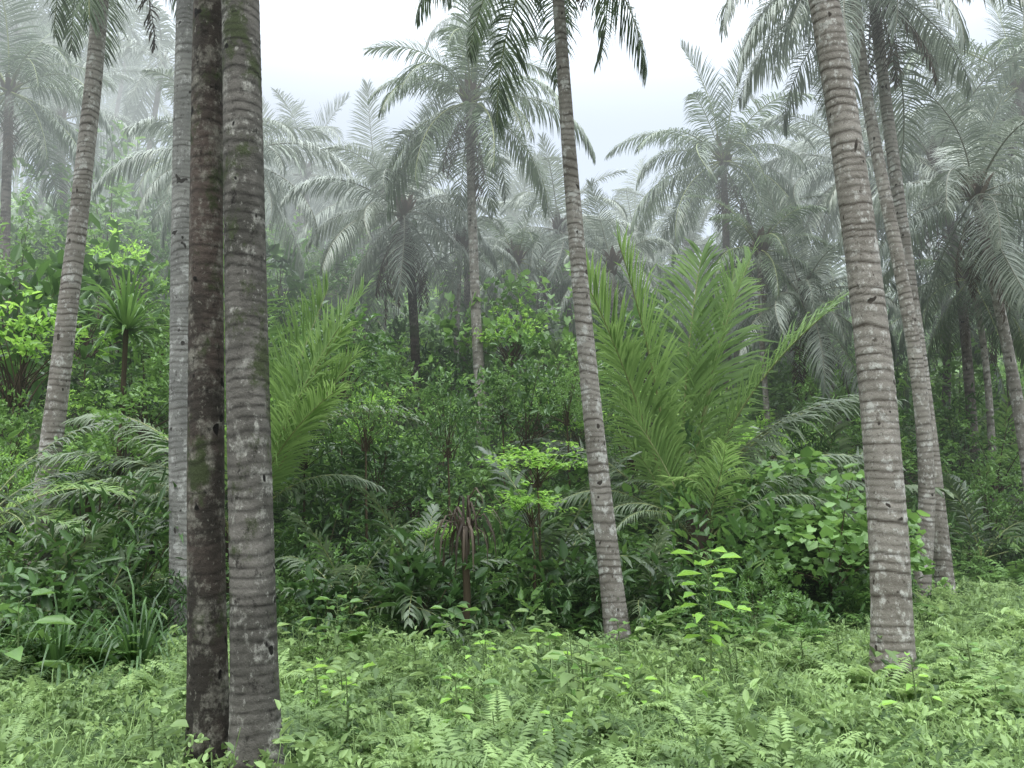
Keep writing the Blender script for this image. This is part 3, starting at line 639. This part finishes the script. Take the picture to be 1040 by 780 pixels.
x, Y = points(260, 6.2, 16, 1.8)
stuff('fern_thicket', 'taller ferns mixed into the foot of the thicket', 'ferns', scatter(te, np.stack([x, Y, ground(x, Y)], -1), rng.uniform(0, 6.28, len(x)), rng.uniform(.4, 1.3, len(x)), rng.uniform(-.2, .2, len(x))), [M['mid']])

# --- the clearing
def cpts(n, ymin=3.4, over=.6):
    yy = ymin+(14.6-ymin)*rng.random(n*8); xx = rng.uniform(-.72, .74, n*8)*(yy+.6)
    ok = yy < edge(xx)+over
    keep = ok & (rng.random(n*8) < np.clip((yy+1)/9, .3, 1))
    return xx[keep][:n], yy[keep][:n]
def patch(x, y): return np.sin(x*1.1+1)*np.cos(y*1.4)+.6*np.sin(x*2.7+y*1.9)+.4*np.sin(y*3.7-x)
def right(x): return .12*sm((x-2)/3)
ft = [fernarr(s, 6, .40, 22, .08, .015) for s in range(60, 66)]
x, y = cpts(2900); pt = patch(x, y); hgt = .66+.30*pt+rng.uniform(-.3, .45, len(x))
stuff('fern_cover', 'pale green low ferns carpeting the clearing', 'ferns', scatter(ft, np.stack([x, y, ground(x, y)], -1), rng.uniform(0, 6.28, len(x)), np.clip(hgt, .2, 1.6), right(x)+.18*pt+rng.uniform(-.4, .35, len(x))), [M['cover']])
wt = [shrubarr(s, 9, 7, .16, .20, .040, .023)[0] for s in range(70, 75)]
x, y = cpts(1900)
stuff('weeds', 'small leafy weeds growing among the ferns in the clearing', 'weeds', scatter(wt, np.stack([x, y, ground(x, y)], -1), rng.uniform(0, 6.28, len(x)), rng.uniform(.4, 1.6, len(x)), -.2*patch(x, y)+rng.uniform(-.45, .4, len(x))), [M['cover']])
wb = [shrubarr(s, 5, 4, .14, .32, .085, .045)[0] for s in range(75, 79)]
x, y = cpts(420); kk = patch(x*1.3+4, y) > 0; x, y = x[kk], y[kk]
stuff('broad_leaved_weeds', 'patches of broader-leaved weeds dotted over the clearing', 'weeds', scatter(wb, np.stack([x, y, ground(x, y)], -1), rng.uniform(0, 6.28, len(x)), rng.uniform(.5, 1.4, len(x)), rng.uniform(-.4, .4, len(x))), [M['cover']])
gt = [straparr(s, 16, .36, .005, .5, 35, 88) for s in range(80, 84)]
x, y = cpts(2100)
stuff('grass', 'thin green grass blades between the ferns', 'grass', scatter(gt, np.stack([x, y, ground(x, y)], -1), rng.uniform(0, 6.28, len(x)), rng.uniform(.4, 1.3, len(x)), right(x)+rng.uniform(-.3, .3, len(x))), [M['cover']])

# ------------------------------------------------------------------ camera, light, sky
cam = bpy.data.cameras.new('camera'); cam.sensor_width = 36; cam.lens = 36*F/1040; cam.clip_end = 600
co = bpy.data.objects.new('camera', cam); C.objects.link(co); co.location = (0, 0, 1.6); co.rotation_euler = (PI/2+PIT, 0, 0)
bpy.context.scene.camera = co
EL, AZ = R(62), R(20)
sun = bpy.data.lights.new('sun', 'SUN'); sun.energy = 1.5; sun.angle = R(12); sun.color = (1, .97, .9)
so = bpy.data.objects.new('sun', sun); C.objects.link(so); so.rotation_euler = (PI/2-EL, 0, PI-AZ+PI)
so.location = (0, 0, 30)
w = bpy.data.worlds.new('World'); bpy.context.scene.world = w; w.use_nodes = True; nt = w.node_tree; nt.nodes.clear()
N = nt.nodes.new; L = nt.links.new
sk = N('ShaderNodeTexSky'); sk.sky_type = 'NISHITA'; sk.sun_disc = False; sk.sun_elevation = EL; sk.sun_rotation = AZ
b1 = N('ShaderNodeBackground'); b1.inputs[1].default_value = .05; L(sk.outputs[0], b1.inputs[0])
tc = N('ShaderNodeTexCoord'); se = N('ShaderNodeSeparateXYZ'); L(tc.outputs['Generated'], se.inputs[0])
mr = N('ShaderNodeMapRange'); mr.interpolation_type = 'SMOOTHSTEP'; L(se.outputs['Z'], mr.inputs[0]); mr.inputs[1].default_value = .42; mr.inputs[2].default_value = 1; mr.inputs[3].default_value = .78; mr.inputs[4].default_value = 7.6
nz = N('ShaderNodeTexNoise'); nz.inputs['Scale'].default_value = 2.2; L(tc.outputs['Generated'], nz.inputs['Vector'])
cr = N('ShaderNodeMix'); cr.data_type = 'RGBA'; L(nz.outputs['Fac'], cr.inputs[0]); cr.inputs[6].default_value = (.80, .89, .95, 1); cr.inputs[7].default_value = (.95, .98, .98, 1)
b2 = N('ShaderNodeBackground'); L(cr.outputs[2], b2.inputs[0]); L(mr.outputs[0], b2.inputs[1])
ad = N('ShaderNodeAddShader'); L(b1.outputs[0], ad.inputs[0]); L(b2.outputs[0], ad.inputs[1])
ow = N('ShaderNodeOutputWorld'); L(ad.outputs[0], ow.inputs[0])
sc = bpy.context.scene; sc.view_settings.view_transform = 'Standard'; sc.view_settings.look = 'None'; sc.view_settings.exposure = 0
